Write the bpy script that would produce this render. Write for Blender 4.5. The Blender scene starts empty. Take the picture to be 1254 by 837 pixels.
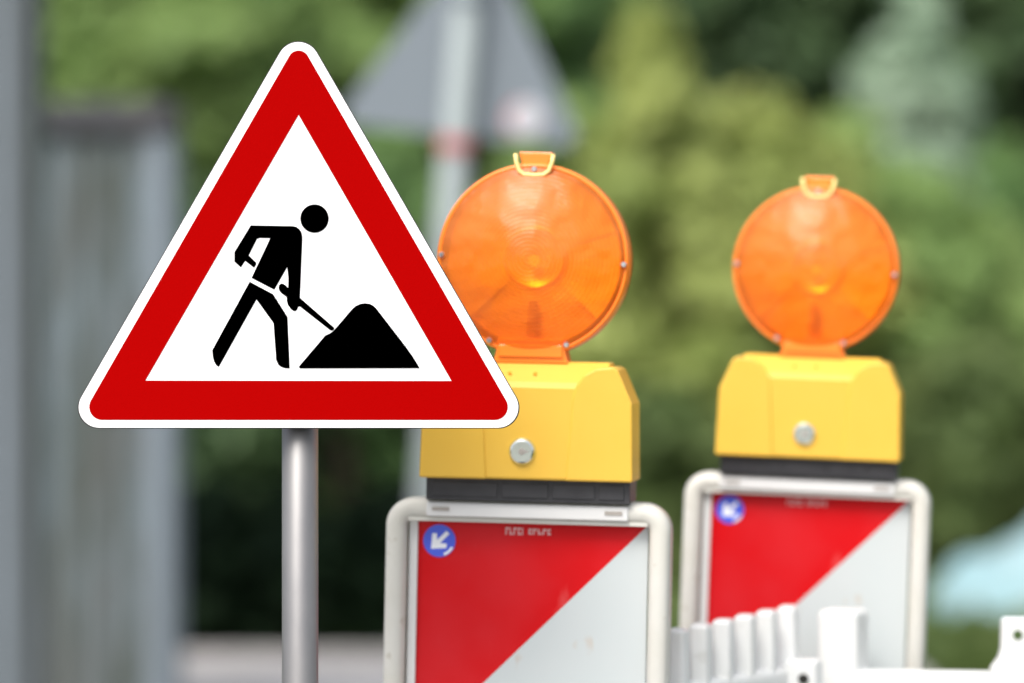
import bpy, bmesh, math, random
import numpy as np
from mathutils import Vector, Matrix, Euler

R = math.radians
sc = bpy.context.scene

# ------------------------------------------------------------------ camera
EYE = 1.25            # camera height, metres
FPX = 5225.0          # 150 mm lens on a 36 mm wide sensor, in photo pixels
HOR = 379.0           # horizon row in the photo
cam_d = bpy.data.cameras.new('camera')
cam = bpy.data.objects.new('camera', cam_d)
sc.collection.objects.link(cam)
cam_d.lens = 150.0
cam_d.sensor_width = 36.0
cam_d.clip_start = 0.05
cam_d.clip_end = 600.0
cam_d.dof.use_dof = True
cam_d.dof.focus_distance = 4.045
cam_d.dof.aperture_fstop = 2.75
cam.location = (0, 0, EYE)
cam.rotation_euler = (R(90 - 0.433), 0, 0)
sc.camera = cam

# ------------------------------------------------------------------ world, sun, exposure
SUN_EL, SUN_AZ = 52.0, 206.0          # azimuth clockwise from +Y: behind the camera, to the left
w = bpy.data.worlds.new('World')
sc.world = w
w.use_nodes = True
nt = w.node_tree
nt.nodes.clear()
out = nt.nodes.new('ShaderNodeOutputWorld')
bg = nt.nodes.new('ShaderNodeBackground')
sky = nt.nodes.new('ShaderNodeTexSky')
sky.sky_type = 'NISHITA'
sky.sun_disc = False
sky.sun_elevation = R(SUN_EL)
sky.sun_rotation = R(SUN_AZ)
sky.air_density = 1.0
sky.dust_density = 4.0
sky.ozone_density = 1.0
hs = nt.nodes.new('ShaderNodeHueSaturation')
hs.inputs['Saturation'].default_value = 0.45
nt.links.new(sky.outputs[0], hs.inputs['Color'])
nt.links.new(hs.outputs[0], bg.inputs['Color'])
bg.inputs['Strength'].default_value = 0.145
nt.links.new(bg.outputs[0], out.inputs['Surface'])

sun_d = bpy.data.lights.new('sun', 'SUN')
sun_d.energy = 1.3
sun_d.angle = R(28)
sun_d.color = (1.0, 0.965, 0.91)
sun = bpy.data.objects.new('sun', sun_d)
sc.collection.objects.link(sun)
sd = Vector((math.sin(R(SUN_AZ)) * math.cos(R(SUN_EL)), math.cos(R(SUN_AZ)) * math.cos(R(SUN_EL)), math.sin(R(SUN_EL))))
sun.rotation_euler = sd.to_track_quat('Z', 'Y').to_euler()
sun.location = (-3, -6, 8)

sc.view_settings.view_transform = 'Standard'
sc.view_settings.look = 'None'
sc.view_settings.exposure = 0.82
sc.view_settings.gamma = 1.0
sc.view_settings.use_curve_mapping = False
sc.cycles.use_denoising = True
sc.cycles.max_bounces = 8
sc.cycles.transparent_max_bounces = 8


# ------------------------------------------------------------------ helpers
def X(px, d): return (px - 627.0) / FPX * d
def Z(py, d): return EYE - (py - HOR) / FPX * d


def mat(name, col, rough=0.5, metal=0.0, spec=0.5, coat=0.0, coat_rough=0.1, noise=None, sss=0.0, bump=None):
    """noise=(scale, amount, colour2[, stretch xyz]) ; bump=(scale, strength)"""
    m = bpy.data.materials.new(name)
    m.use_nodes = True
    t = m.node_tree
    b = t.nodes['Principled BSDF']
    b.inputs['Base Color'].default_value = (*col, 1)
    b.inputs['Roughness'].default_value = rough
    b.inputs['Metallic'].default_value = metal
    b.inputs['Specular IOR Level'].default_value = spec
    b.inputs['Coat Weight'].default_value = coat
    b.inputs['Coat Roughness'].default_value = coat_rough
    tc = t.nodes.new('ShaderNodeTexCoord')
    if noise:
        mp = t.nodes.new('ShaderNodeMapping')
        if len(noise) > 3:
            mp.inputs['Scale'].default_value = noise[3]
        t.links.new(tc.outputs['Object'], mp.inputs['Vector'])
        n = t.nodes.new('ShaderNodeTexNoise')
        n.inputs['Scale'].default_value = noise[0]
        n.inputs['Detail'].default_value = 5
        n.inputs['Roughness'].default_value = 0.6
        t.links.new(mp.outputs[0], n.inputs['Vector'])
        r = t.nodes.new('ShaderNodeValToRGB')
        r.color_ramp.elements[0].position = 0.40
        r.color_ramp.elements[1].position = 0.66
        r.color_ramp.elements[0].color = (0, 0, 0, 1)
        a = noise[1]
        r.color_ramp.elements[1].color = (a, a, a, 1)
        t.links.new(n.outputs['Fac'], r.inputs[0])
        mx = t.nodes.new('ShaderNodeMix')
        mx.data_type = 'RGBA'
        mx.inputs['A'].default_value = (*col, 1)
        mx.inputs['B'].default_value = (*noise[2], 1)
        t.links.new(r.outputs[0], mx.inputs['Factor'])
        t.links.new(mx.outputs['Result'], b.inputs['Base Color'])
    if bump:
        n2 = t.nodes.new('ShaderNodeTexNoise')
        n2.inputs['Scale'].default_value = bump[0]
        t.links.new(tc.outputs['Object'], n2.inputs['Vector'])
        bp = t.nodes.new('ShaderNodeBump')
        bp.inputs['Strength'].default_value = bump[1]
        bp.inputs['Distance'].default_value = 0.002
        t.links.new(n2.outputs['Fac'], bp.inputs['Height'])
        t.links.new(bp.outputs[0], b.inputs['Normal'])
    return m


def add_noise_layer(m, scale, lo, hi, col, amount, stretch=(1, 1, 1)):
    """lays a second patchy colour (dirt, fading) over a material's base colour"""
    t = m.node_tree
    b = t.nodes['Principled BSDF']
    sock = b.inputs['Base Color']
    src = sock.links[0].from_socket if sock.links else None
    tc = t.nodes.new('ShaderNodeTexCoord')
    mp = t.nodes.new('ShaderNodeMapping')
    mp.inputs['Scale'].default_value = stretch
    n = t.nodes.new('ShaderNodeTexNoise')
    n.inputs['Scale'].default_value = scale
    n.inputs['Detail'].default_value = 6
    mr = t.nodes.new('ShaderNodeMapRange')
    mr.inputs['From Min'].default_value = lo
    mr.inputs['From Max'].default_value = hi
    mr.inputs['To Max'].default_value = amount
    mx = t.nodes.new('ShaderNodeMix')
    mx.data_type = 'RGBA'
    t.links.new(tc.outputs['Object'], mp.inputs[0])
    t.links.new(mp.outputs[0], n.inputs['Vector'])
    t.links.new(n.outputs['Fac'], mr.inputs['Value'])
    t.links.new(mr.outputs[0], mx.inputs['Factor'])
    if src: t.links.new(src, mx.inputs['A'])
    else: mx.inputs['A'].default_value = sock.default_value
    mx.inputs['B'].default_value = (*col, 1)
    t.links.new(mx.outputs['Result'], sock)


def link(name, me, m, parent=None, bevel=0.0, smooth=False, seg=2):
    o = bpy.data.objects.new(name, me)
    sc.collection.objects.link(o)
    for mm in (m if isinstance(m, (list, tuple)) else [m]):
        me.materials.append(mm)
    if parent: o.parent = parent
    if smooth:
        for p in me.polygons: p.use_smooth = True
    if bevel > 0:
        b = o.modifiers.new('bevel', 'BEVEL')
        b.width = bevel
        b.segments = seg
        b.limit_method = 'ANGLE'
        b.angle_limit = R(35)
    return o


def obj(name, bm, m, parent=None, bevel=0.0, smooth=False, seg=2):
    me = bpy.data.meshes.new(name)
    bmesh.ops.recalc_face_normals(bm, faces=bm.faces)
    bm.to_mesh(me)
    bm.free()
    return link(name, me, m, parent, bevel, smooth, seg)


def thing(name, label, cat, loc=(0, 0, 0), rot=(0, 0, 0), group=None, kind=None):
    o = bpy.data.objects.new(name, None)
    sc.collection.objects.link(o)
    o.empty_display_size = 0.1
    o.location = loc
    o.rotation_euler = rot
    tag(o, label, cat, group, kind)
    return o


def tag(o, label=None, cat=None, group=None, kind=None):
    if label: o['label'] = label
    if cat: o['category'] = cat
    if group: o['group'] = group
    if kind: o['kind'] = kind
    return o


def box(bm, x0, x1, y0, y1, z0, z1):
    v = [bm.verts.new(c) for c in ((x0, y0, z0), (x1, y0, z0), (x1, y1, z0), (x0, y1, z0), (x0, y0, z1), (x1, y0, z1), (x1, y1, z1), (x0, y1, z1))]
    for f in ((0, 1, 2, 3), (4, 5, 6, 7), (0, 1, 5, 4), (1, 2, 6, 5), (2, 3, 7, 6), (3, 0, 4, 7)):
        bm.faces.new([v[i] for i in f])


def prism(bm, pts, y0, y1):
    """polygon in the XZ plane, extruded from y0 (front) to y1 (back)"""
    a = [bm.verts.new((x, y0, z)) for x, z in pts]
    b = [bm.verts.new((x, y1, z)) for x, z in pts]
    bm.faces.new(a)
    bm.faces.new(b[::-1])
    n = len(pts)
    for i in range(n):
        bm.faces.new((a[i], a[(i + 1) % n], b[(i + 1) % n], b[i]))


def prism_x(bm, pts, x0, x1):
    """polygon in the YZ plane, extruded along X"""
    a = [bm.verts.new((x0, y, z)) for y, z in pts]
    b = [bm.verts.new((x1, y, z)) for y, z in pts]
    bm.faces.new(a)
    bm.faces.new(b[::-1])
    n = len(pts)
    for i in range(n):
        bm.faces.new((a[i], a[(i + 1) % n], b[(i + 1) % n], b[i]))


def cyl_z(bm, x, y, z0, z1, r0, r1=None, n=32):
    r1 = r0 if r1 is None else r1
    a = [bm.verts.new((x + r0 * math.cos(2 * math.pi * i / n), y + r0 * math.sin(2 * math.pi * i / n), z0)) for i in range(n)]
    b = [bm.verts.new((x + r1 * math.cos(2 * math.pi * i / n), y + r1 * math.sin(2 * math.pi * i / n), z1)) for i in range(n)]
    bm.faces.new(a[::-1])
    bm.faces.new(b)
    for i in range(n):
        bm.faces.new((a[i], a[(i + 1) % n], b[(i + 1) % n], b[i]))


def lathe_y(bm, prof, cx, cz, n=64):
    """profile of (radius, y) turned about the Y axis through (cx, cz)"""
    rings = []
    for r, y in prof:
        if r < 1e-6:
            rings.append([bm.verts.new((cx, y, cz))])
        else:
            rings.append([bm.verts.new((cx + r * math.cos(2 * math.pi * i / n), y, cz + r * math.sin(2 * math.pi * i / n))) for i in range(n)])
    for p, q in zip(rings, rings[1:]):
        for i in range(n):
            j = (i + 1) % n
            if len(p) == 1 and len(q) == 1: continue
            if len(p) == 1: bm.faces.new((p[0], q[i], q[j]))
            elif len(q) == 1: bm.faces.new((p[i], p[j], q[0]))
            else: bm.faces.new((p[i], p[j], q[j], q[i]))


def disc_pts(cx, cz, r, n=32, a0=0, a1=360):
    full = abs(a1 - a0) >= 360
    k = n if full else n + 1
    return [(cx + r * math.cos(R(a0 + (a1 - a0) * i / n)), cz + r * math.sin(R(a0 + (a1 - a0) * i / n))) for i in range(k)]


def rounded(pts, rads, seg=10):
    res = []
    n = len(pts)
    for i in range(n):
        p = Vector(pts[i]); a = (Vector(pts[i - 1]) - p).normalized(); b = (Vector(pts[(i + 1) % n]) - p).normalized()
        r = rads[i] if isinstance(rads, (list, tuple)) else rads
        if r <= 0:
            res.append(tuple(p)); continue
        ang = a.angle(b)
        t = r / math.tan(ang / 2)
        c = p + (a + b).normalized() * (r / math.sin(ang / 2))
        s = p + a * t; e = p + b * t
        v0 = s - c; v1 = e - c
        th = v0.angle_signed(v1)
        for k in range(seg + 1):
            u = -th * k / seg
            res.append((c.x + v0.x * math.cos(u) - v0.y * math.sin(u), c.y + v0.x * math.sin(u) + v0.y * math.cos(u)))
    return res


def sweep(bm, path, section, close_path=False):
    """path of (x, z) in XZ; section of (u, y): u along the in-plane normal; capped ends"""
    rings = []
    n = len(path)
    for i in range(n):
        p = Vector(path[i])
        if 0 < i < n - 1: t = (Vector(path[i + 1]) - p).normalized() + (p - Vector(path[i - 1])).normalized()
        elif i == 0: t = Vector(path[1]) - p
        else: t = p - Vector(path[i - 1])
        t.normalize()
        nn = Vector((-t.y, t.x))
        rings.append([bm.verts.new((p.x + nn.x * u, y, p.y + nn.y * u)) for u, y in section])
    m = len(section)
    for a, b in zip(rings, rings[1:]):
        for i in range(m):
            bm.faces.new((a[i], a[(i + 1) % m], b[(i + 1) % m], b[i]))
    bm.faces.new(rings[0]); bm.faces.new(rings[-1][::-1])


def tube(bm, pts, rad, n=10):
    """round tube along 3-D points"""
    rings = []
    for i, p in enumerate(pts):
        p = Vector(p)
        if i == 0: t = Vector(pts[1]) - p
        elif i == len(pts) - 1: t = p - Vector(pts[i - 1])
        else: t = Vector(pts[i + 1]) - Vector(pts[i - 1])
        t.normalize()
        up = Vector((0, 1, 0)) if abs(t.y) < 0.9 else Vector((1, 0, 0))
        a = t.cross(up).normalized(); b = t.cross(a).normalized()
        r = rad[i] if isinstance(rad, (list, tuple)) else rad
        rings.append([bm.verts.new(p + a * r * math.cos(2 * math.pi * k / n) + b * r * math.sin(2 * math.pi * k / n)) for k in range(n)])
    for p, q in zip(rings, rings[1:]):
        for i in range(n):
            bm.faces.new((p[i], p[(i + 1) % n], q[(i + 1) % n], q[i]))
    bm.faces.new(rings[0]); bm.faces.new(rings[-1][::-1])


# ------------------------------------------------------------------ materials
M = {}
M['sign_white'] = mat('sign white film', (0.93, 0.93, 0.93), 0.55, spec=0.2)
M['sign_red'] = mat('sign red film', (0.35, 0.0, 0.0), 0.6, spec=0.02)
M['sign_black'] = mat('sign black film', (0.0, 0.0, 0.0), 0.8, spec=0.0)
M['sign_edge'] = mat('sign edge', (0.03, 0.03, 0.03), 0.6)
M['alu'] = mat('bare aluminium', (0.17, 0.20, 0.225), 0.6, metal=0.2)
M['galv'] = mat('galvanised pole', (0.20, 0.197, 0.20), 0.5, metal=0.62, noise=(22, 0.5, (0.27, 0.265, 0.26), (1, 1, .35)))
M['frame'] = mat('off white plastic', (0.62, 0.61, 0.56), 0.45, noise=(14, 0.35, (0.52, 0.50, 0.42)))
add_noise_layer(M['frame'], 60, 0.62, 0.72, (0.38, 0.34, 0.26), 0.5)
M['frame_strip'] = mat('white retaining strip', (0.66, 0.66, 0.65), 0.45)
M['slot'] = mat('grey slot plastic', (0.34, 0.31, 0.28), 0.6)
M['yellow'] = mat('yellow housing plastic', (0.74, 0.44, 0.05), 0.45, spec=0.4, noise=(5, 0.3, (0.78, 0.52, 0.09)), bump=(180, .05))
add_noise_layer(M['yellow'], 26, 0.66, 0.80, (0.62, 0.36, 0.05), 0.35)
M['yellow_dark'] = mat('yellow orange seam', (0.80, 0.36, 0.02), 0.6)
M['black'] = mat('black plastic base', (0.018, 0.018, 0.022), 0.45, noise=(20, 0.5, (0.05, 0.05, 0.055)))
M['lock'] = mat('chromed lock', (0.72, 0.78, 0.74), 0.22, metal=1.0)
M['hole'] = mat('dark hole', (0.02, 0.018, 0.014), 0.9)
M['screw'] = mat('steel screw', (0.55, 0.56, 0.58), 0.3, metal=0.8)
M['hook_light'] = mat('pale yellow edge plastic', (0.95, 0.72, 0.26), 0.4)
M['orange_solid'] = mat('orange plastic', (0.98, 0.235, 0.016), 0.40, coat=0.3)
M['stem'] = mat('brown stem', (0.60, 0.17, 0.02), 0.6)
M['blue'] = mat('blue sticker', (0.055, 0.10, 0.66), 0.35)
M['white_print'] = mat('white print', (0.80, 0.82, 0.86), 0.45)
M['faint_print'] = mat('worn white print', (0.66, 0.42, 0.42), 0.6)
M['barrier'] = mat('white barrier plastic', (0.74, 0.75, 0.74), 0.4, noise=(9, 0.35, (0.60, 0.61, 0.57)))
add_noise_layer(M['barrier'], 45, 0.62, 0.75, (0.42, 0.42, 0.37), 0.5)
M['rubber'] = mat('recycled rubber foot', (0.03, 0.03, 0.03), 0.9, noise=(40, 0.5, (0.07, 0.065, 0.06)))
M['steel_grey'] = mat('grey painted steel', (0.075, 0.088, 0.092), 0.55, noise=(3, 0.6, (0.11, 0.13, 0.14), (6, 6, .5)))
M['red_band'] = mat('faded red band', (0.42, 0.12, 0.12), 0.6)
M['pole_paint'] = mat('pale grey post', (0.27, 0.31, 0.31), 0.6, noise=(6, 0.4, (0.22, 0.25, 0.26)))


def lens_material():
    """orange see-through plastic: glossy skin, part of the light passes straight through"""
    m = bpy.data.materials.new('orange lens')
    m.use_nodes = True
    t = m.node_tree
    b = t.nodes['Principled BSDF']
    b.inputs['Base Color'].default_value = (1.0, 0.285, 0.022, 1)
    b.inputs['Roughness'].default_value = 0.35
    b.inputs['Coat Weight'].default_value = 0.9
    b.inputs['Coat Roughness'].default_value = 0.28
    tr = t.nodes.new('ShaderNodeBsdfTransparent')
    tr.inputs['Color'].default_value = (1.0, 0.66, 0.12, 1)
    mx = t.nodes.new('ShaderNodeMixShader')
    mx.inputs['Fac'].default_value = 0.6
    # moulded concentric rings
    tc = t.nodes.new('ShaderNodeTexCoord')
    sx = t.nodes.new('ShaderNodeSeparateXYZ')
    cb = t.nodes.new('ShaderNodeCombineXYZ')
    ln = t.nodes.new('ShaderNodeVectorMath'); ln.operation = 'LENGTH'
    ml = t.nodes.new('ShaderNodeMath'); ml.operation = 'MULTIPLY'; ml.inputs[1].default_value = 1500
    sn = t.nodes.new('ShaderNodeMath'); sn.operation = 'SINE'
    sub = t.nodes.new('ShaderNodeMath'); sub.operation = 'SUBTRACT'; sub.inputs[1].default_value = LAMP_Z
    bp = t.nodes.new('ShaderNodeBump'); bp.inputs['Strength'].default_value = 0.8; bp.inputs['Distance'].default_value = 0.011
    t.links.new(tc.outputs['Object'], sx.inputs[0])
    t.links.new(sx.outputs['X'], cb.inputs['X'])
    t.links.new(sx.outputs['Z'], sub.inputs[0])
    t.links.new(sub.outputs[0], cb.inputs['Z'])
    t.links.new(cb.outputs[0], ln.inputs[0])
    t.links.new(ln.outputs['Value'], ml.inputs[0])
    t.links.new(ml.outputs[0], sn.inputs[0])
    nz = t.nodes.new('ShaderNodeTexNoise'); nz.inputs['Scale'].default_value = 30; nz.inputs['Detail'].default_value = 1.5
    t.links.new(tc.outputs['Object'], nz.inputs['Vector'])
    wv = t.nodes.new('ShaderNodeMath'); wv.operation = 'MULTIPLY_ADD'; wv.inputs[1].default_value = 0.012
    t.links.new(sn.outputs[0], wv.inputs[0]); t.links.new(nz.outputs['Fac'], wv.inputs[2])
    t.links.new(wv.outputs[0], bp.inputs['Height'])
    t.links.new(bp.outputs[0], b.inputs['Normal'])
    o = t.nodes['Material Output']
    t.links.new(b.outputs[0], mx.inputs[1])
    t.links.new(tr.outputs[0], mx.inputs[2])
    t.links.new(mx.outputs[0], o.inputs['Surface'])
    return m


FT = 1.055                       # height of the guide board's top edge above its foot
LAMP_Z = FT + 0.247              # lamp centre
M['lens'] = lens_material()
M['reflector'] = mat('orange reflector facets', (1.0, 0.50, 0.06), 0.30, metal=0.45, coat=0.6)


def board_material():
    """diagonal red and white retroreflective stripes with wear"""
    m = bpy.data.materials.new('red and white board film')
    m.use_nodes = True
    t = m.node_tree
    b = t.nodes['Principled BSDF']
    b.inputs['Roughness'].default_value = 0.42
    b.inputs['Specular IOR Level'].default_value = 0.15
    tc = t.nodes.new('ShaderNodeTexCoord')
    sx = t.nodes.new('ShaderNodeSeparateXYZ')
    t.links.new(tc.outputs['Object'], sx.inputs[0])
    def mth(op, a, bb):
        n = t.nodes.new('ShaderNodeMath'); n.operation = op
        for i, v in enumerate((a, bb)):
            if v is None: continue
            if isinstance(v, (int, float)): n.inputs[i].default_value = v
            else: t.links.new(v, n.inputs[i])
        return n.outputs[0]
    # s = distance right from the left edge plus distance down from the top edge
    s = mth('SUBTRACT', sx.outputs['X'], sx.outputs['Z'])
    s = mth('ADD', s, 0.1225 + FT - 0.0235)
    s = mth('MODULO', s, 0.490)
    fac = mth('GREATER_THAN', s, 0.245)
    def noise(scale, lo, hi, amt, stretch=(1, 1, 1)):
        mp = t.nodes.new('ShaderNodeMapping'); mp.inputs['Scale'].default_value = stretch
        t.links.new(tc.outputs['Object'], mp.inputs[0])
        n = t.nodes.new('ShaderNodeTexNoise'); n.inputs['Scale'].default_value = scale; n.inputs['Detail'].default_value = 5
        t.links.new(mp.outputs[0], n.inputs['Vector'])
        r = t.nodes.new('ShaderNodeMapRange')
        r.inputs['From Min'].default_value = lo; r.inputs['From Max'].default_value = hi; r.inputs['To Max'].default_value = amt
        t.links.new(n.outputs['Fac'], r.inputs['Value'])
        return r.outputs[0]
    def mix(f, a, bb):
        n = t.nodes.new('ShaderNodeMix'); n.data_type = 'RGBA'
        if isinstance(f, float): n.inputs['Factor'].default_value = f
        else: t.links.new(f, n.inputs['Factor'])
        for k, v in (('A', a), ('B', bb)):
            if isinstance(v, tuple): n.inputs[k].default_value = (*v, 1)
            else: t.links.new(v, n.inputs[k])
        return n.outputs['Result']
    red = mix(noise(7, 0.38, 0.66, 1.0), (0.54, 0.002, 0.005), (0.56, 0.016, 0.022))
    red = mix(noise(38, 0.64, 0.74, 0.5, (1, 1, .35)), red, (0.60, 0.08, 0.08))
    white = mix(noise(6, 0.35, 0.7, 0.8), (0.50, 0.545, 0.545), (0.53, 0.55, 0.55))
    white = mix(noise(34, 0.665, 0.73, 0.6, (1, 1, .6)), white, (0.48, 0.42, 0.36))
    t.links.new(mix(fac, red, white), b.inputs['Base Color'])
    return m


M['board'] = board_material()

# ------------------------------------------------------------------ ground
def sheet(name, pts, z, m, kind='structure'):
    bm = bmesh.new()
    bm.faces.new([bm.verts.new((x, y, z)) for x, y in pts])
    o = obj(name, bm, m)
    o['kind'] = kind
    if o.data.polygons[0].normal.z < 0: o.data.flip_normals()
    return o

M['soil'] = mat('grass ground', (0.03, 0.06, 0.015), 0.95, spec=0.0, noise=(0.8, 0.8, (0.05, 0.045, 0.02)))
add_noise_layer(M['soil'], 14, 0.4, 0.7, (0.05, 0.09, 0.02), 0.7)
sheet('ground', [(-400, -400), (400, -400), (400, 400), (-400, 400)], 0.0, M['soil'])
M['paving'] = mat('pale concrete pavement', (0.32, 0.315, 0.32), 0.9, noise=(1.3, 0.6, (0.26, 0.25, 0.24)))
add_noise_layer(M['paving'], 30, 0.45, 0.7, (0.22, 0.21, 0.20), 0.5)
sheet('pavement', [(-9, -20), (1.25, -20), (1.25, 14.9), (-9, 14.9)], 0.004, M['paving'])
bm = bmesh.new()
box(bm, -9, 1.37, 14.9, 15.02, -0.05, 0.05)
box(bm, 1.25, 1.37, -20, 14.9, -0.05, 0.05)
k = obj('kerb', bm, mat('kerb stone', (0.36, 0.34, 0.33), 0.85, noise=(12, 0.5, (0.28, 0.27, 0.25))), bevel=0.01)
k['kind'] = 'structure'

# ------------------------------------------------------------------ road works sign
DS = 4.06
KS = DS / FPX
SXO = X(365.5, DS)
def sp(px, py): return ((px - 365.5) * KS, Z(py, DS))

sign = thing('road_works_sign', 'sharp red bordered triangular sign with a black digging figure, on a grey pole', 'road sign', (SXO, DS, 0))
outer = rounded([sp(78, 524), sp(365.5, 26), sp(653, 524)], [25 * KS, 26 * KS, 25 * KS], 16)
edge = rounded([sp(76, 525.2), sp(365.5, 23.8), sp(655, 525.2)], [25.6 * KS, 26.8 * KS, 25.6 * KS], 16)
bm = bmesh.new(); prism(bm, outer, 0.0, 0.0012)
obj('sign_plate', bm, M['sign_white'], sign)
bm = bmesh.new(); prism(bm, edge, 0.0013, 0.0032)
o = obj('backing_plate', bm, M['sign_edge'], sign)


def ring(bm, outer_pts, inner_pts, y):
    es = []
    for pts in (outer_pts, inner_pts):
        v = [bm.verts.new((x, y, z)) for x, z in pts]
        es += [bm.edges.new((v[i], v[(i + 1) % len(v)])) for i in range(len(v))]
    bmesh.ops.triangle_fill(bm, use_beauty=True, use_dissolve=False, edges=es)


bm = bmesh.new()
ring(bm, rounded([sp(97.5, 514.5), sp(365.8, 49.3), sp(633.5, 514.5)], [16 * KS, 13 * KS, 16 * KS], 14), [sp(178, 466.3), sp(553, 466.8), sp(365.8, 141)], -0.0004)
obj('red_border', bm, M['sign_red'], sign)


def zp(x, y): return sp(240 + x / 3.3467, 230 + y / 3.3467)

torso = [(225, 155), (395, 158), (411, 161), (423, 170), (432, 183), (436, 200), (436, 215), (431, 330), (426, 452), (565, 573), (567, 579), (560, 586), (551, 585), (425, 486), (419, 488), (415, 499), (408, 506),
         (400, 506), (389, 497), (377, 481), (373, 466), (372, 448), (350, 432), (342, 422), (339, 411), (341, 400), (350, 393), (361, 396), (378, 411), (379, 370), (374, 325), (321, 418), (228, 370), (305, 207),
         (262, 206), (250, 210), (216, 278), (247, 308), (246, 316), (238, 328), (202, 300), (184, 327), (158, 303), (158, 264)]
legs = [(219, 388), (222, 387), (316, 437), (375, 530), (384, 741), (365, 740), (350, 735), (338, 726), (329, 708), (318, 555), (248, 458), (95, 732), (91, 734), (82, 726), (74, 712), (69, 692), (67, 666)]
mound = [(423, 737), (423, 732), (530, 606), (548, 598), (560, 590), (570, 580), (640, 498), (655, 485), (673, 477), (693, 474), (713, 477), (728, 485), (740, 497), (858, 650), (890, 695), (917, 740), (426, 741)]
bm = bmesh.new()
for poly in (torso, legs, mound):
    prism(bm, [zp(*p) for p in poly], -0.0005, -0.0003)
c = zp(486, 127)
prism(bm, disc_pts(c[0], c[1], 58 / 3.3467 * KS, 48), -0.0005, -0.0003)
obj('worker_symbol', bm, M['sign_black'], sign)
bm = bmesh.new(); cyl_z(bm, 0, 0.030, 0, Z(90, DS), 22.5 * KS, n=48)
pole = obj('pole', bm, M['galv'], sign, smooth=False)
for p in pole.data.polygons: p.use_smooth = abs(p.normal.z) < .5
bm = bmesh.new(); cyl_z(bm, 0, 0.030, Z(90, DS), Z(90, DS) + .006, 23.5 * KS, n=32)
obj('pole_cap', bm, M['black'], sign)
for py in (200, 470):
    bm = bmesh.new()
    z = Z(py, DS)
    lathe = 0.0205
    box(bm, -0.034, 0.034, 0.004, 0.010, z - .012, z + .012)
    box(bm, -0.024, 0.024, 0.0505, 0.054, z - .012, z + .012)
    box(bm, -0.027, -0.0205, 0.008, 0.053, z - .012, z + .012)
    box(bm, 0.0205, 0.027, 0.008, 0.053, z - .012, z + .012)
    obj('clamp', bm, M['alu'], sign, bevel=.001)
bm = bmesh.new(); box(bm, -.2, .2, -.15, .25, 0.004, .10)
obj('foot', bm, M['rubber'], sign, bevel=.015)


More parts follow.
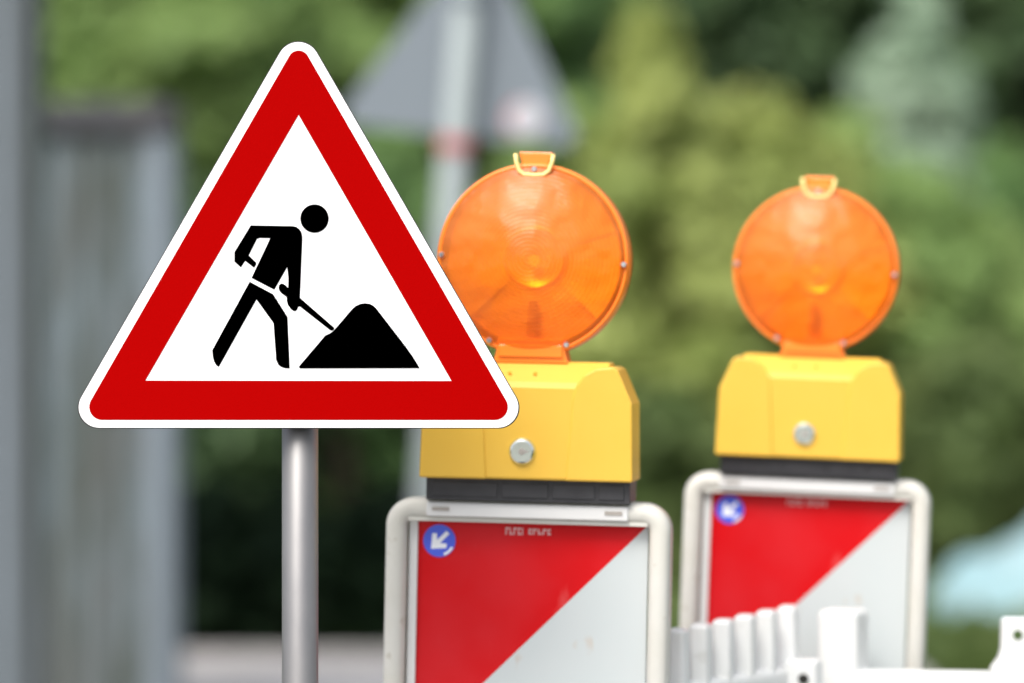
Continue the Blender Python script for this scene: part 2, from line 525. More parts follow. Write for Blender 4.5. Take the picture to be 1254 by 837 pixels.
# ------------------------------------------------------------------ warning beacons on guide boards
def beacon(label_board, label_lamp, d, lamp_px, lamp_py, roll, yaw, sc_):
    mm = 0.001
    rot = (0, R(roll), R(yaw))
    rm = Euler(rot).to_matrix()
    target = Vector((X(lamp_px, d), d, Z(lamp_py, d)))
    loc = target - rm @ Vector((0, 0, LAMP_Z * sc_))
    gz = -loc.z / sc_        # ground level in the board's own units
    # ---- guide board
    t = thing('guide_board', label_board, 'guide board', loc, rot, 'red and white guide boards')
    t.scale = (sc_,) * 3
    rr = 0.0108
    xo = 0.147 - rr
    ztop = FT - rr
    path = [(-xo, gz + .05)] + [(-xo, ztop - .022)]
    path += [(-xo + .018 - .018 * math.cos(R(a)), ztop - .018 + .018 * math.sin(R(a))) for a in range(0, 91, 10)]
    path += [(xo - .018 + .018 * math.sin(R(a)), ztop - .018 + .018 * math.cos(R(a))) for a in range(0, 91, 10)]
    path += [(xo, ztop - .022), (xo, gz + .05)]
    sec = [(-rr, .018), (-rr, -.012), (-rr * .86, -.0175), (-rr * .5, -.0205), (0, -.0215), (rr * .5, -.0205), (rr * .86, -.0175), (rr, -.012), (rr, .018)]
    bm = bmesh.new(); sweep(bm, path, sec)
    fr = obj('frame', bm, M['frame'], t)
    for p in fr.data.polygons: p.use_smooth = len(p.vertices) == 4
    fr.data.polygons[0].use_smooth = True
    # flat inset between the two shoulders that carries the lamp
    bm = bmesh.new(); box(bm, -.104, .104, -.024, -.0205, FT - .0185, FT - .0035)
    obj('top_rail', bm, M['frame_strip'], t, bevel=.0015)
    for s in (-1, 1):
        bm = bmesh.new(); box(bm, s * .089 - .009, s * .089 + .009, -.0250, -.0235, FT - .0125, FT - .0085)
        obj('slot', bm, M['slot'], t)
    inner = 0.1235
    bm = bmesh.new(); box(bm, -inner, inner, -.019, -.0045, FT - .0235, FT - .0195)
    obj('lip', bm, M['frame'], t)
    bm = bmesh.new(); box(bm, -inner, inner, -.004, .004, .12, FT - .0205)
    obj('striped_board', bm, M['board'], t)
    for s in (-1,):
        bm = bmesh.new(); x = s * (inner - .0045)
        box(bm, x - .0045, x + .0045, -.0085, -.0042, .12, FT - .0225)
        obj('edge_strip', bm, M['frame_strip'], t, bevel=.001)
    # blue arrow sticker
    cx, cz, r = -.0925, FT - .0445, .0168
    st_b = bmesh.new(); prism(st_b, disc_pts(cx, cz, r, 40), -.0048, -.0042)
    st = obj('arrow_sticker', st_b, M['blue'], t)
    bm = bmesh.new()
    def ap(u, v):   # u along the arrow towards lower left, v across
        a = math.sqrt(.5)
        return (cx - a * u - a * v, cz - a * u + a * v)
    prism(bm, [ap(-.0125, .0022), ap(.001, .0022), ap(-.0035, .0075), ap(.0, .0105), ap(.0118, .0), ap(.0, -.0105), ap(-.0035, -.0075), ap(.001, -.0022), ap(-.0125, -.0022)], -.0052, -.0049)
    for a0, a1 in ((290, 335),):
        o_ = disc_pts(cx, cz, r * .95, 10, a0, a1); i_ = disc_pts(cx, cz, r * .80, 10, a0, a1)[::-1]
        prism(bm, o_ + i_, -.0052, -.0049)
    obj('arrow', bm, M['white_print'], st)
    # worn, unreadable print at the top edge of the film
    bm = bmesh.new()
    rnd = random.Random(4)
    x = -.024
    for k in range(10):
        wd = rnd.uniform(.0030, .0044)
        h = .0075 if k < 5 else .006
        zc = FT - .0325
        if k == 5: x += .003
        box(bm, x, x + wd * .38, -.0046, -.0042, zc - h / 2, zc + h / 2)
        if k % 3 != 1: box(bm, x + wd * .40, x + wd, -.0046, -.0042, zc + h / 2 - .002, zc + h / 2)
        if k % 2: box(bm, x + wd * .40, x + wd, -.0046, -.0042, zc - h / 2, zc - h / 2 + .002)
        x += wd + .0009
    obj('worn_print', bm, M['faint_print'], t)
    bm = bmesh.new()
    box(bm, -.20, .20, -.40, .40, gz + .006, gz + .115)
    obj('foot', bm, M['rubber'], t, bevel=.02)

    # ---- lamp
    l = thing('warning_lamp', label_lamp, 'warning lamp', loc, rot, 'orange warning lamps')
    l.scale = (sc_,) * 3
    bz = FT
    # black foot with shallow pockets
    bm = bmesh.new(); box(bm, -.104, .106, -.0285, .04, bz - .001, bz + .022)
    for x0, x1 in ((-.098, -.030), (-.026, .022), (.026, .070), (.074, .100)):
        box(bm, x0, x1, -.0300, -.0286, bz + .003, bz + .018)
    obj('battery_base', bm, M['black'], l, bevel=.0015)
    # yellow battery box
    body = bmesh.new()
    prof = [(-.040, bz + .0222), (-.040, bz + .116), (-.036, bz + .122), (-.016, bz + .143), (.030, bz + .143), (.040, bz + .130), (.040, bz + .0222)]
    prism_x(body, prof, -.082, .082)
    hb = obj('housing', body, M['yellow'], l, bevel=.0025)
    for s in (-1, 1):
        pod = [(s * .0405, bz + .022), (s * .045, bz + .085), (s * .046, bz + .105), (s * .050, bz + .120), (s * .058, bz + .1305), (s * .070, bz + .1375), (s * .088, bz + .1395),
               (s * .0925, bz + .136), (s * .1075, bz + .102), (s * .1095, bz + .022)]
        bm = bmesh.new(); prism(bm, pod, -.0422, .0422)
        obj('side_cover', bm, M['yellow'], hb, bevel=.0022)
    for x in (-.020, .006):
        bm = bmesh.new(); lathe_y(bm, [(0, -.0310), (.0018, -.0310), (.0018, -.026), (0, -.026)], x, bz + .1305, 12)
        obj('vent_hole', bm, M['yellow_dark'], hb)
    # lock
    lx, lz = -.004, bz + .051
    bm = bmesh.new(); lathe_y(bm, [(0, -.0452), (.0105, -.0452), (.0122, -.0438), (.0138, -.0415), (.0142, -.0398), (0, -.0398)], lx, lz, 40)
    lk = obj('lock', bm, M['lock'], hb)
    bm = bmesh.new(); lathe_y(bm, [(0, -.0462), (.003, -.0462), (.0035, -.0452), (0, -.0450)], lx, lz, 20)
    box(bm, lx - .001, lx + .0065, -.0460, -.0450, lz - .001, lz + .001)
    obj('keyhole', bm, M['slot'], lk)
    # neck
    bm = bmesh.new()
    prism(bm, [(-.039, bz + .141), (-.036, bz + .150), (-.034, bz + .166), (.034, bz + .166), (.036, bz + .150), (.039, bz + .141)], -.020, .020)
    prism(bm, [(-.033, bz + .147), (-.033, bz + .160), (.033, bz + .160), (.033, bz + .147)], -.0225, -.0202)
    obj('neck', bm, M['orange_solid'], l, bevel=.002)
    zc = LAMP_Z
    RO = .099
    # round body: back shell and rim, front lens
    bm = bmesh.new()
    lathe_y(bm, [(.0945, -.0190), (.0955, -.0200), (.0975, -.0195), (.099, -.016), (.099, .019), (.094, .024), (.075, .032), (.040, .040), (0, .043)], 0, zc, 96)
    obj('lamp_shell', bm, M['orange_solid'], l, smooth=True)
    bm = bmesh.new()
    prf = []
    for i in range(15):
        r = .0945 * (1 - i / 14)
        h = .0085 + .033 * (1 - (r / .0945) ** 2)
        if r < .036: h += .0008
        prf.append((r, -.012 - h))
    lathe_y(bm, prf, 0, zc, 96)
    le = obj('lens', bm, M['lens'], l, smooth=True)
    # faceted reflector inside
    bm = bmesh.new()
    cx, czz = .000, zc + .002
    angs = [20, 75, 128, 180, 222, 268, 318]
    depth = [-.004, .005, -.010, -.012, .012, .004, -.006]
    apex_y = [.008] * 7
    n = len(angs)
    for i in range(n):
        a0, a1 = angs[i], angs[(i + 1) % n] + (360 if i == n - 1 else 0)
        rad_in, rad_out = .033, .089
        k = 8
        inner_p = [(cx + rad_in * math.cos(R(a0 + (a1 - a0) * j / k)), .006, czz + rad_in * math.sin(R(a0 + (a1 - a0) * j / k))) for j in range(k + 1)]
        outer_p = [(cx + rad_out * math.cos(R(a0 + (a1 - a0) * j / k)), depth[i] * (1 - j / k) + depth[(i + 1) % n] * (j / k) * .3, zc + rad_out * math.sin(R(a0 + (a1 - a0) * j / k))) for j in range(k + 1)]
        vi = [bm.verts.new(p) for p in inner_p]; vo = [bm.verts.new(p) for p in outer_p]
        for j in range(k): bm.faces.new((vi[j], vo[j], vo[j + 1], vi[j + 1]))
    lathe_y(bm, [(.034, .007), (.030, -.003), (.018, .004), (.008, .008), (0, .010)], cx, czz, 40)
    obj('reflector', bm, M['reflector'], l)
    bm = bmesh.new(); cyl_z(bm, 0, -.006, zc - .090, zc - .042, .006, .0045, 16)
    obj('bulb_stem', bm, M['stem'], l)
    bm = bmesh.new(); lathe_y(bm, [(0, -.009), (.006, -.009), (.006, 0), (0, 0)], 0, zc - .001, 16)
    obj('bulb', bm, M['hook_light'], l)
    # screws
    for a in (178, 358, 243, 293, 90):
        rad = .0940 if a != 90 else .0925
        x, z = rad * math.cos(R(a)), zc + rad * math.sin(R(a))
        bm = bmesh.new(); lathe_y(bm, [(0, -.0252), (.0022, -.0252), (.0030, -.0240), (.0030, -.0205), (0, -.0205)], x, z, 14)
        obj('screw', bm, M['screw'], l)
    # hook
    bm = bmesh.new()
    prism(bm, [(-.0125, zc + .094), (-.0175, zc + .1105), (.0175, zc + .1105), (.0125, zc + .094)], -.012, .010)
    hk = obj('hook', bm, M['orange_solid'], l, bevel=.0015)
    bm = bmesh.new()
    tube(bm, [(-.0195, -.0235, zc + .108), (-.0185, -.0245, zc + .100), (-.0155, -.0250, zc + .091), (-.0100, -.0255, zc + .0868), (0, -.0258, zc + .0862), (.0100, -.0255, zc + .0868), (.0155, -.0250, zc + .091),
              (.0185, -.0245, zc + .100), (.0195, -.0235, zc + .108)], .0022, 10)
    obj('hook_edge', bm, M['hook_light'], hk, smooth=True)
    return t, l


beacon('worn red and white striped guide board in a white frame, nearest the triangular sign',
       'larger orange disc lamp on a yellow box, partly behind the triangular sign', 4.30, 655, 318.5, 1.2, -7, 4.30 / 4.39)
beacon('striped guide board in a white frame, standing behind the white barrier fence',
       'smaller orange disc lamp on a yellow box, above the board farther to the right', 4.72, 1000, 330, 2.2, -8, 4.72 / 5.10)


# ------------------------------------------------------------------ white barrier fences
def P3(px, d, z): return Vector((X(px, d), d, z))

g = 'white plastic barrier panels'
b1 = thing('barrier_fence', 'white picket barrier panel running back from the nearer guide board', 'barrier', (X(828, 4.34), 4.34, 0), group=g)
base = b1.location
def put(bm, name, par, m=M['barrier'], bevel=.003):
    return obj(name, bm, m, par, bevel=bevel, seg=3)
A = P3(830, 4.37, 0); B = P3(965, 4.60, 0)
dirv = (B - A); L = dirv.length; dn = dirv.normalized(); ang = math.atan2(dn.y, dn.x)
def along_box(bm, p, lx, ly, z0, z1, a, org):
    """box of size lx x ly about p, turned by a, in the frame of org"""
    ca, sa = math.cos(a), math.sin(a)
    v = []
    for z in (z0, z1):
        for sx_, sy_ in ((-1, -1), (1, -1), (1, 1), (-1, 1)):
            x, y = sx_ * lx / 2, sy_ * ly / 2
            v.append(bm.verts.new((p.x - org.x + x * ca - y * sa, p.y - org.y + x * sa + y * ca, z)))
    for f in ((0, 1, 2, 3), (4, 5, 6, 7), (0, 1, 5, 4), (1, 2, 6, 5), (2, 3, 7, 6), (3, 0, 4, 7)):
        bm.faces.new([v[i] for i in f])
ztopA, ztopB = Z(770, 4.37), Z(742, 4.60)
for i in range(6):
    f = i / 5
    p = A.lerp(B, f)
    bm = bmesh.new()
    along_box(bm, p, .0205, .036, .14, ztopA * (1 - f) + ztopB * f, R(-11), base)
    put(bm, 'picket', b1, bevel=.005)
for zz, hh in ((Z(826, 4.48), -.05), (.30, -.05)):
    bm = bmesh.new()
    p = A.lerp(B, .5)
    along_box(bm, p, L + .06, .030, zz + hh, zz, ang, base)
    put(bm, 'rail', b1, bevel=.008)
bm = bmesh.new()
pc = P3(984, 4.58, 0)
along_box(bm, pc, .036, .036, .03, Z(808, 4.58), R(-16), base)
en = put(bm, 'end_post', b1, bevel=.004)
bm = bmesh.new()
hp = P3(984, 4.56, Z(832, 4.56))
lathe_y(bm, [(0, hp.y - base.y - .002), (.0055, hp.y - base.y - .002), (.0055, hp.y - base.y + .008), (0, hp.y - base.y + .008)], hp.x - base.x, hp.z, 16)
obj('pin_hole', bm, M['hole'], en)
bm = bmesh.new(); along_box(bm, A.lerp(B, .5), .10, .50, 0.005, .10, ang, base)
obj('foot', bm, M['rubber'], b1, bevel=.02)

D2 = 4.64
b2 = thing('barrier_fence', 'white barrier panel with a thick post and a low top rail, at the right edge', 'barrier', (X(1028, D2), D2, 0), group=g)
base2 = b2.location
bm = bmesh.new(); along_box(bm, P3(1033, D2, 0), .046, .044, .02, Z(746, D2), R(-24), base2)
put(bm, 'post', b2, bevel=.007)
pa, pb = P3(1040, 4.63, 0), P3(1236, 4.60, 0)
a2 = math.atan2(pb.y - pa.y, pb.x - pa.x)
for zt, h in ((Z(822, 4.61), .055), (.32, .05)):
    bm = bmesh.new()
    along_box(bm, (pa + pb) / 2, (pb - pa).length, .036, zt - h, zt, a2, base2)
    put(bm, 'rail', b2, bevel=.010)
for i in range(4):
    bm = bmesh.new(); along_box(bm, pa.lerp(pb, .2 + .2 * i), .03, .016, .272, Z(822, 4.61) - .054, a2, base2)
    put(bm, 'picket', b2, bevel=.004)
# upright lug with a hole, flared at its foot
bm = bmesh.new()
dl = 4.58
x0 = X(1226, dl) - base2.x; k = dl / FPX
zt, zb = Z(757, dl), Z(835, dl)
prof = [(x0 - 14 * k, zb - .8), (x0 - 14 * k, zb), (x0 - 12 * k, Z(818, dl)), (x0 - 3 * k, Z(806, dl)), (x0, Z(796, dl)), (x0 + 1 * k, zt + .000), (x0 + 46 * k, zt), (x0 + 46 * k, zb - .8)]
prism(bm, prof, dl - base2.y - .012, dl - base2.y + .014)
lg = put(bm, 'lug', b2, bevel=.004)
bm = bmesh.new(); yy = dl - base2.y - .0125
lathe_y(bm, [(0, yy - .0005), (.0052, yy - .0005), (.0052, yy + .003), (0, yy + .003)], X(1245, dl) - base2.x, Z(777, dl), 20)
obj('pin_hole', bm, mat('see through hole', (0.06, 0.10, 0.03), 0.9), lg)
bm = bmesh.new(); along_box(bm, P3(1033, D2, 0), .20, .50, 0.005, .11, R(-5), base2)
obj('foot', bm, M['rubber'], b2, bevel=.02)

# ------------------------------------------------------------------ triangular sign seen from behind
d3 = 10.4
roll3, yaw3 = R(4.6), R(-6)
pt = Vector((X(558, d3), d3, Z(172, d3)))
rm = Euler((0, roll3, yaw3)).to_matrix()
zc = (pt.z) / math.cos(roll3)
loc = pt - rm @ Vector((0, 0, zc))
s2 = thing('triangular_sign', 'blurred grey back of a triangular sign on a leaning pale post', 'road sign', loc, (0, roll3, yaw3))
S = .60
bm = bmesh.new()
h = S * math.sqrt(3) / 2
tri = rounded([(-S / 2 - .012, .0), (0, h), (S / 2 + .012, .0)], .035, 8)
tl = R(-1.6)
tri = [(x * math.cos(tl) - z * math.sin(tl), zc + x * math.sin(tl) + z * math.cos(tl)) for x, z in [(x, z + .012) for x, z in tri]]
prism(bm, tri, .045, .049)
# folded rim
obj('sign_plate', bm, M['alu'], s2)
bm = bmesh.new(); cyl_z(bm, 0, 0, .0, zc + h + .08, .037, n=32)
pp = obj('post', bm, M['pole_paint'], s2)
for p in pp.data.polygons: p.use_smooth = abs(p.normal.z) < .5
bm = bmesh.new(); cyl_z(bm, 0, 0, zc - .030, zc + .006, .043, n=32)
obj('clamp_band', bm, M['red_band'], s2)
bm = bmesh.new(); cyl_z(bm, 0, 0, zc + .33, zc + .36, .041, n=32)
obj('clamp_band', bm, M['alu'], s2)
bm = bmesh.new(); lathe_y(bm, [(0, .028), (.040, .028), (.046, .031), (.046, .043), (0, .043)], .162, zc + .065, 32)
rf = obj('round_disc', bm, mat('white disc', (0.46, 0.46, 0.49), 0.6), s2)
bm = bmesh.new()
prism(bm, disc_pts(.162, zc + .065, .047, 14, 110, 230) + disc_pts(.162, zc + .065, .038, 14, 110, 230)[::-1], .0265, .0278)
obj('red_rim', bm, M['red_band'], rf)

# ------------------------------------------------------------------ left: steel column and concrete gate pillar
M['pillar'] = mat('weathered grey pillar', (0.10, 0.108, 0.104), 0.8, noise=(2.2, 1.0, (0.165, 0.215, 0.24), (2.5, 2.5, .8)))  # bluish streaks put pale reflected bands into the colour, among the weathering
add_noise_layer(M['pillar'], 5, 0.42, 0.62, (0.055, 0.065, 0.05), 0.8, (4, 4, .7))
M['pillar_cap'] = mat('dark cap', (0.045, 0.047, 0.052), 0.85, noise=(5, 0.6, (0.09, 0.085, 0.085)))
M['light_steel'] = mat('pale blue grey steel', (0.18, 0.215, 0.245), 0.55, noise=(4, 0.7, (0.13, 0.155, 0.17), (4, 4, .4)))
dp = 13.0
kp = dp / FPX
pl = thing('gate_pillar', 'weathered grey pillar with a dark cap, left of the red triangle', 'pillar', (X(130, dp), dp, 0))
zt = Z(125, dp)
bm = bmesh.new()
w2 = 83 * kp
box(bm, -w2, w2 - 34 * kp, -.02, .35, 0, zt - 42 * kp)
for i in range(4):
    x = -w2 + (14 + 34 * i) * kp
    box(bm, x, x + 17 * kp, -.036, -.0205, 0, zt - 46 * kp)
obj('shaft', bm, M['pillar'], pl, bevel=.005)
bm = bmesh.new()
box(bm, w2 - 33 * kp, w2, -.05, .36, 0, zt - 42 * kp)
obj('corner_post', bm, M['light_steel'], pl, bevel=.012)
bm = bmesh.new()
box(bm, -w2 - .01, w2 + .008, -.07, .39, zt - 41 * kp, zt)
obj('cap', bm, M['pillar_cap'], pl, bevel=.02)

dc = 11.0
kc = dc / FPX
col = thing('steel_column', 'tall ribbed grey steel column cut by the left edge', 'column', (X(-10, dc), dc, 0))
bm = bmesh.new()
w2 = 50 * kc
box(bm, -w2, w2 - 12 * kc, -.03, .30, 0, 3.4)
obj('web', bm, M['steel_grey'], col, bevel=.004)
bm = bmesh.new()
box(bm, w2 - 12 * kc, w2, -.05, .32, 0, 3.4)
obj('flange', bm, M['steel_grey'], col, bevel=.006)
bm = bmesh.new()
box(bm, w2 - 42 * kc, w2 - 26 * kc, -.045, -.0305, 0, 3.4)
obj('pale_rib', bm, M['light_steel'], col, bevel=.004)

# ------------------------------------------------------------------ pale blue covered heap
dt = 16.4
M['tarp'] = mat('pale turquoise sheeting', (0.31, 0.43, 0.455), 0.6, noise=(3.5, 0.9, (0.17, 0.33, 0.36)))
nx, ny = 44, 30
rng = np.random.default_rng(5)
bm = bmesh.new()
grid = []
for j in range(ny + 1):
    row = []
    for i in range(nx + 1):
        u, v = i / nx * 2 - 1, j / ny * 2 - 1
        r2 = (abs(u) ** 2.4 + abs(v) ** 2.4)
        z = .60 * max(0.0, 1 - r2) ** .5 * (1 - .62 * max(0, -u) ** .8) + .09 * math.exp(-((u + .80) ** 2 + v * v) / .03) - .03 * math.exp(-((u + .60) ** 2) / .006) * max(0, 1 - r2) + .05 * math.sin(5 * u + 2 * v) * (1 - min(1, r2)) + .012 * math.sin(9 * u + 3 * v) + .010 * math.sin(17 * v - 5 * u)
        row.append(bm.verts.new((u * .62, v * .5, max(.004, z) if r2 < 1 else .004)))
    grid.append(row)
for j in range(ny):
    for i in range(nx):
        bm.faces.new((grid[j][i], grid[j][i + 1], grid[j + 1][i + 1], grid[j + 1][i]))
tp = obj('covered_heap', bm, M['tarp'], smooth=True)
tp.location = (X(1325, dt), dt, 0.0)
tag(tp, 'out of focus pale turquoise covered heap on the grass, right of the boards', 'covered heap')


# ------------------------------------------------------------------ vegetation
def leaf_mat(name, c1, c2, scale=1.6, trans=0.35, spec=0.3):
    m = bpy.data.materials.new(name)
    m.use_nodes = True
    t = m.node_tree
    b = t.nodes['Principled BSDF']
    b.inputs['Roughness'].default_value = 0.55
    b.inputs['Specular IOR Level'].default_value = spec
    tc = t.nodes.new('ShaderNodeTexCoord')
    n = t.nodes.new('ShaderNodeTexNoise')
    n.inputs['Scale'].default_value = scale
    n.inputs['Detail'].default_value = 3
    t.links.new(tc.outputs['Object'], n.inputs['Vector'])
    r = t.nodes.new('ShaderNodeValToRGB')
    r.color_ramp.elements[0].position = 0.40; r.color_ramp.elements[0].color = (*c1, 1)
    r.color_ramp.elements[1].position = 0.62; r.color_ramp.elements[1].color = (*c2, 1)
    t.links.new(n.outputs['Fac'], r.inputs[0])
    t.links.new(r.outputs[0], b.inputs['Base Color'])
    tl_ = t.nodes.new('ShaderNodeBsdfTranslucent')
    t.links.new(r.outputs[0], tl_.inputs['Color'])
    mx = t.nodes.new('ShaderNodeMixShader'); mx.inputs[0].default_value = trans
    t.links.new(b.outputs[0], mx.inputs[1]); t.links.new(tl_.outputs[0], mx.inputs[2])
    t.links.new(mx.outputs[0], t.nodes['Material Output'].inputs['Surface'])
    return m


LM = {
    'gold': leaf_mat('golden green leaves', (0.27, 0.34, 0.09), (0.47, 0.53, 0.17)),
    'light': leaf_mat('light green leaves', (0.21, 0.33, 0.10), (0.34, 0.47, 0.16)),
    'mid': leaf_mat('mid green leaves', (0.14, 0.26, 0.09), (0.24, 0.38, 0.13)),
    'olive': leaf_mat('olive green leaves', (0.11, 0.165, 0.05), (0.19, 0.245, 0.08)),
    'dark': leaf_mat('dark green leaves', (0.05, 0.095, 0.037), (0.10, 0.165, 0.065), trans=.2),
    'black': leaf_mat('very dark evergreen leaves', (0.004, 0.009, 0.005), (0.009, 0.018, 0.008), trans=.05, spec=.03),  # near-black albedo carries the deep shade among the undergrowth
    'pale': leaf_mat('silvery blue green needles', (0.30, 0.43, 0.29), (0.47, 0.58, 0.44)),
}
M['bark'] = mat('bark', (0.10, 0.075, 0.05), 0.9, noise=(8, 0.7, (0.05, 0.04, 0.03), (1, 1, .3)), bump=(40, .6))


def leaves_mesh(name, m, parent, pos, nrm, size, rng):
    """one leaf-sized quad per row of pos"""
    n = len(pos)
    a = rng.normal(size=(n, 3)); a -= (a * nrm).sum(1)[:, None] * nrm
    a /= np.linalg.norm(a, axis=1)[:, None] + 1e-9
    b = np.cross(nrm, a)
    s = (size * rng.uniform(.6, 1.4, n))[:, None]
    v = np.empty((n, 4, 3))
    v[:, 0] = pos - a * s; v[:, 1] = pos - b * s * .5; v[:, 2] = pos + a * s; v[:, 3] = pos + b * s * .5
    me = bpy.data.meshes.new(name)
    me.vertices.add(4 * n); me.loops.add(4 * n); me.polygons.add(n)
    me.vertices.foreach_set('co', v.reshape(-1).astype(np.float32))
    me.loops.foreach_set('vertex_index', np.arange(4 * n, dtype=np.int32))
    me.polygons.foreach_set('loop_start', np.arange(0, 4 * n, 4, dtype=np.int32))
    me.update(calc_edges=True)
    return link(name, me, m, parent)


def crown_points(rng, c, rad, clumps, per, clump_r, shape):
    P, N = [], []
    for _ in range(clumps):
        u = rng.normal(size=3); u /= np.linalg.norm(u)
        k = rng.uniform(.35, 1.0) ** .6
        if shape == 'cone':
            h = rng.uniform(0, 1) ** 1.4
            th = rng.uniform(0, 2 * math.pi)
            rr = (1 - h) * rng.uniform(.55, 1.05)
            cc = np.array([c[0] + rad[0] * rr * math.cos(th), c[1] + rad[1] * rr * math.sin(th), c[2] - rad[2] + 2 * rad[2] * h])
            cr = clump_r * (1.15 - .7 * h)
        else:
            cc = np.array(c) + u * np.array(rad) * k
            cr = clump_r * rng.uniform(.6, 1.3)
        d = rng.normal(size=(per, 3)); d /= np.linalg.norm(d, axis=1)[:, None]
        q = rng.uniform(.3, 1, per)[:, None] ** .5
        p = cc + d * q * cr * np.array([1, 1, .75])
        nn = d + rng.normal(size=(per, 3)) * .6 + np.array([0, 0, .35])
        nn /= np.linalg.norm(nn, axis=1)[:, None]
        P.append(p); N.append(nn)
    P = np.vstack(P); N = np.vstack(N)
    ok = P[:, 2] > .05
    return P[ok], N[ok]


def plant(name, label, cat, px, py, d, rx, rz, key, seed, clumps=60, per=150, leaf=.035, shape='round', group=None, ry=None, multi=False):
    rng = np.random.default_rng(seed)
    leaf *= 1.45
    k = d / FPX
    x, z = X(px, d), Z(py, d)
    t = thing(name, label, cat, (x, d, 0), group=group)
    rad = (rx * k, (ry if ry else rx) * k, rz * k)
    P, N = crown_points(rng, (0, 0, z), rad, clumps, per, min(rad[0], rad[2]) * .38, shape)
    leaves_mesh('crown', LM[key], t, P, N, leaf, rng)
    bm = bmesh.new()
    top = max(.4, z + rad[2] * .3)
    if not multi:
        r0 = max(.03, rad[0] * .13)
        tube(bm, [(0, 0, 0), (.02, 0, top * .4), (-.02, .01, top * .7), (.01, 0, top)], [r0 * 1.2, r0, r0 * .75, r0 * .35], 10)
    for i in range(6):
        th = rng.uniform(0, 2 * math.pi)
        s = top * (.02 if multi else rng.uniform(.35, .8))
        e = Vector((math.cos(th) * rad[0] * .6, math.sin(th) * rad[1] * .6, min(top + rad[2] * .2, s + rad[2] * .8)))
        m_ = Vector((e.x * .45, e.y * .45, s + (e.z - s) * .6))
        r = rad[0] * (.05 if multi else .045)
        tube(bm, [(0.01 * i if multi else 0, 0, s), m_, e], [r, r * .7, r * .3], 7)
    obj('trunk', bm, M['bark'], t, smooth=True)
    return t


# slope behind everything
bm = bmesh.new()
g_ = []
for j in range(13):
    row = []
    for i in range(41):
        x = -60 + 3 * i; y = 29 + 5 * j
        z = -.3 + (y - 29) * .55 + .5 * math.sin(x * .3 + j) + .3 * math.sin(x * .9 - j * 2)
        row.append(bm.verts.new((x, y, z)))
    g_.append(row)
for j in range(12):
    for i in range(40):
        bm.faces.new((g_[j][i], g_[j][i + 1], g_[j + 1][i + 1], g_[j + 1][i]))
hl = obj('hillside', bm, mat('wooded slope', (0.03, 0.055, 0.018), .95, noise=(.6, .8, (.05, .08, .025))), smooth=True)
hl['kind'] = 'structure'

# far-off wood that reads as one mass
rng = np.random.default_rng(77)
n = 60000
P = np.empty((n, 3))
P[:, 0] = rng.uniform(-9, 9, n); P[:, 1] = rng.uniform(29.5, 32, n); P[:, 2] = rng.uniform(0, 7.5, n)
P[:, 1] += .8 * np.sin(P[:, 0] * 1.3) * np.cos(P[:, 2] * 1.1)
N = rng.normal(size=(n, 3)) + np.array([0, -.6, .5]); N /= np.linalg.norm(N, axis=1)[:, None]
wd = leaves_mesh('woodland', LM['dark'], None, P, N, .11, rng)
tag(wd, 'far dark green woodland filling the background', 'woodland', kind='stuff')

G1 = 'trees behind the road works'
G2 = 'shrubs behind the road works'
# tall dark trees at the back
for i, (px, py, d, rx, rz, key, lab) in enumerate([
    (-60, 120, 26, 150, 420, 'dark', 'dark tree behind the grey steel column at the left edge'),
    (210, 330, 25, 150, 300, 'dark', 'dark tree between the grey pillar and the red triangle'),
    (480, 330, 26, 150, 330, 'dark', 'dark tree behind the leaning pale post'),
    (960, 60, 27, 150, 260, 'dark', 'dark tree rising above the smaller orange lamp'),
    (1260, 130, 25, 110, 330, 'dark', 'dark tree in the upper right corner beyond the silvery conifer')]):
    plant('tree', lab, 'tree', px, py, d, rx, rz, key, 100 + i, clumps=70, per=170, leaf=.05, group=G1)

# bright canopy, upper left
plant('tree', 'bright green tree crown above the grey pillar', 'tree', 190, 60, 21, 210, 140, 'light', 1, clumps=90, per=190, leaf=.038, group=G1)
plant('tree', 'light green tree crown just left of the grey backed triangular sign', 'tree', 430, 60, 23, 130, 150, 'light', 2, clumps=70, per=190, leaf=.04, group=G1)
plant('tree', 'mid green tree behind the triangular sign seen from the back', 'tree', 610, 30, 24, 150, 170, 'mid', 3, clumps=70, per=190, leaf=.04, group=G1)
plant('shrub', 'dark green shrub below the bright crown, beside the grey pillar', 'shrub', 270, 470, 20, 130, 200, 'dark', 4, clumps=80, per=190, group=G2, multi=True)
plant('shrub', 'mid green shrub between the red triangle and the leaning post', 'shrub', 480, 400, 20.5, 110, 230, 'mid', 5, clumps=80, per=190, group=G2, multi=True)
# undergrowth low on the left, deep shade put into its near-black leaf colour
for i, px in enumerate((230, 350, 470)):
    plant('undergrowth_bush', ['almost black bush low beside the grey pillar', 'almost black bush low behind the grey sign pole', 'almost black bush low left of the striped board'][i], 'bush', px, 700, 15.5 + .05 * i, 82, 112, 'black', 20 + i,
          clumps=50, per=160, leaf=.03, group='dark bushes along the pavement', multi=True, ry=70)
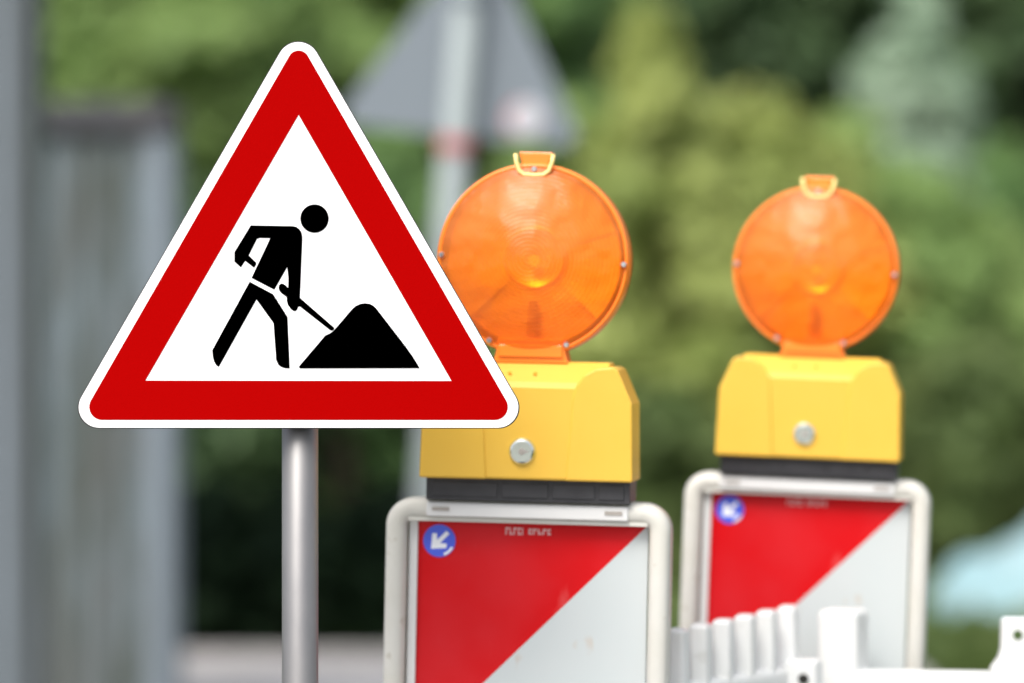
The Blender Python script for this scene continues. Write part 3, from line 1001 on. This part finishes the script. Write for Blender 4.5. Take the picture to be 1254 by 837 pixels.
# golden and olive shrubs in the middle
plant('shrub', 'golden green shrub with a pointed top right of the larger orange lamp', 'shrub', 795, 290, 19, 170, 270, 'gold', 6, clumps=90, per=190, shape='cone', group=G2, multi=True)
plant('shrub', 'golden green shrub between the two orange lamps', 'shrub', 915, 340, 19.6, 150, 200, 'gold', 7, clumps=110, per=190, group=G2, multi=True)
plant('shrub', 'mid green shrub behind the larger orange lamp', 'shrub', 690, 350, 20, 110, 220, 'light', 8, clumps=80, per=190, group=G2, multi=True)
plant('shrub', 'dark olive shrub between the two striped boards', 'shrub', 800, 620, 18.4, 110, 150, 'olive', 9, clumps=70, per=170, group=G2, multi=True)
plant('shrub', 'light green shrub behind the smaller orange lamp', 'shrub', 1030, 340, 20.4, 120, 190, 'light', 10, clumps=80, per=190, group=G2, multi=True)
plant('shrub', 'mid green shrub right of the smaller orange lamp', 'shrub', 1160, 430, 19.8, 110, 200, 'light', 11, clumps=80, per=190, group=G2, multi=True)
plant('shrub', 'olive shrub above the pale turquoise heap', 'shrub', 1200, 560, 18.6, 110, 130, 'olive', 12, clumps=70, per=170, group=G2, multi=True)
plant('shrub', 'dark shrub at the right edge below the conifer', 'shrub', 1250, 330, 21.5, 80, 160, 'mid', 13, clumps=60, per=170, group=G2, multi=True)
plant('shrub', 'dark shrub between the yellow lamp boxes', 'shrub', 860, 500, 20.5, 120, 130, 'mid', 15, clumps=60, per=170, group=G2, multi=True)
plant('conifer', 'pale silvery pointed conifer in the upper right', 'tree', 1118, 130, 21.6, 110, 175, 'pale', 14, clumps=80, per=190, shape='cone')

# rough grass beyond the kerb
rng = np.random.default_rng(9)
n = 26000
P = np.stack([rng.uniform(-4.5, 5.0, n), rng.uniform(15.1, 20, n), rng.uniform(.02, .09, n)], 1)
keep = ((P[:, 0] - tp.location.x) / .62) ** 2 + ((P[:, 1] - dt) / .5) ** 2 > 1.0
P = P[keep & ((P[:, 0] > .3) | (P[:, 1] > 16.3))]; n = len(P)
N = rng.normal(size=(n, 3)) * np.array([1, 1, .25]); N /= np.linalg.norm(N, axis=1)[:, None]
gr = leaves_mesh('grass', LM['olive'], None, P, N, .07, rng)
tag(gr, 'rough green grass between the kerb and the shrubs', 'grass', kind='stuff')
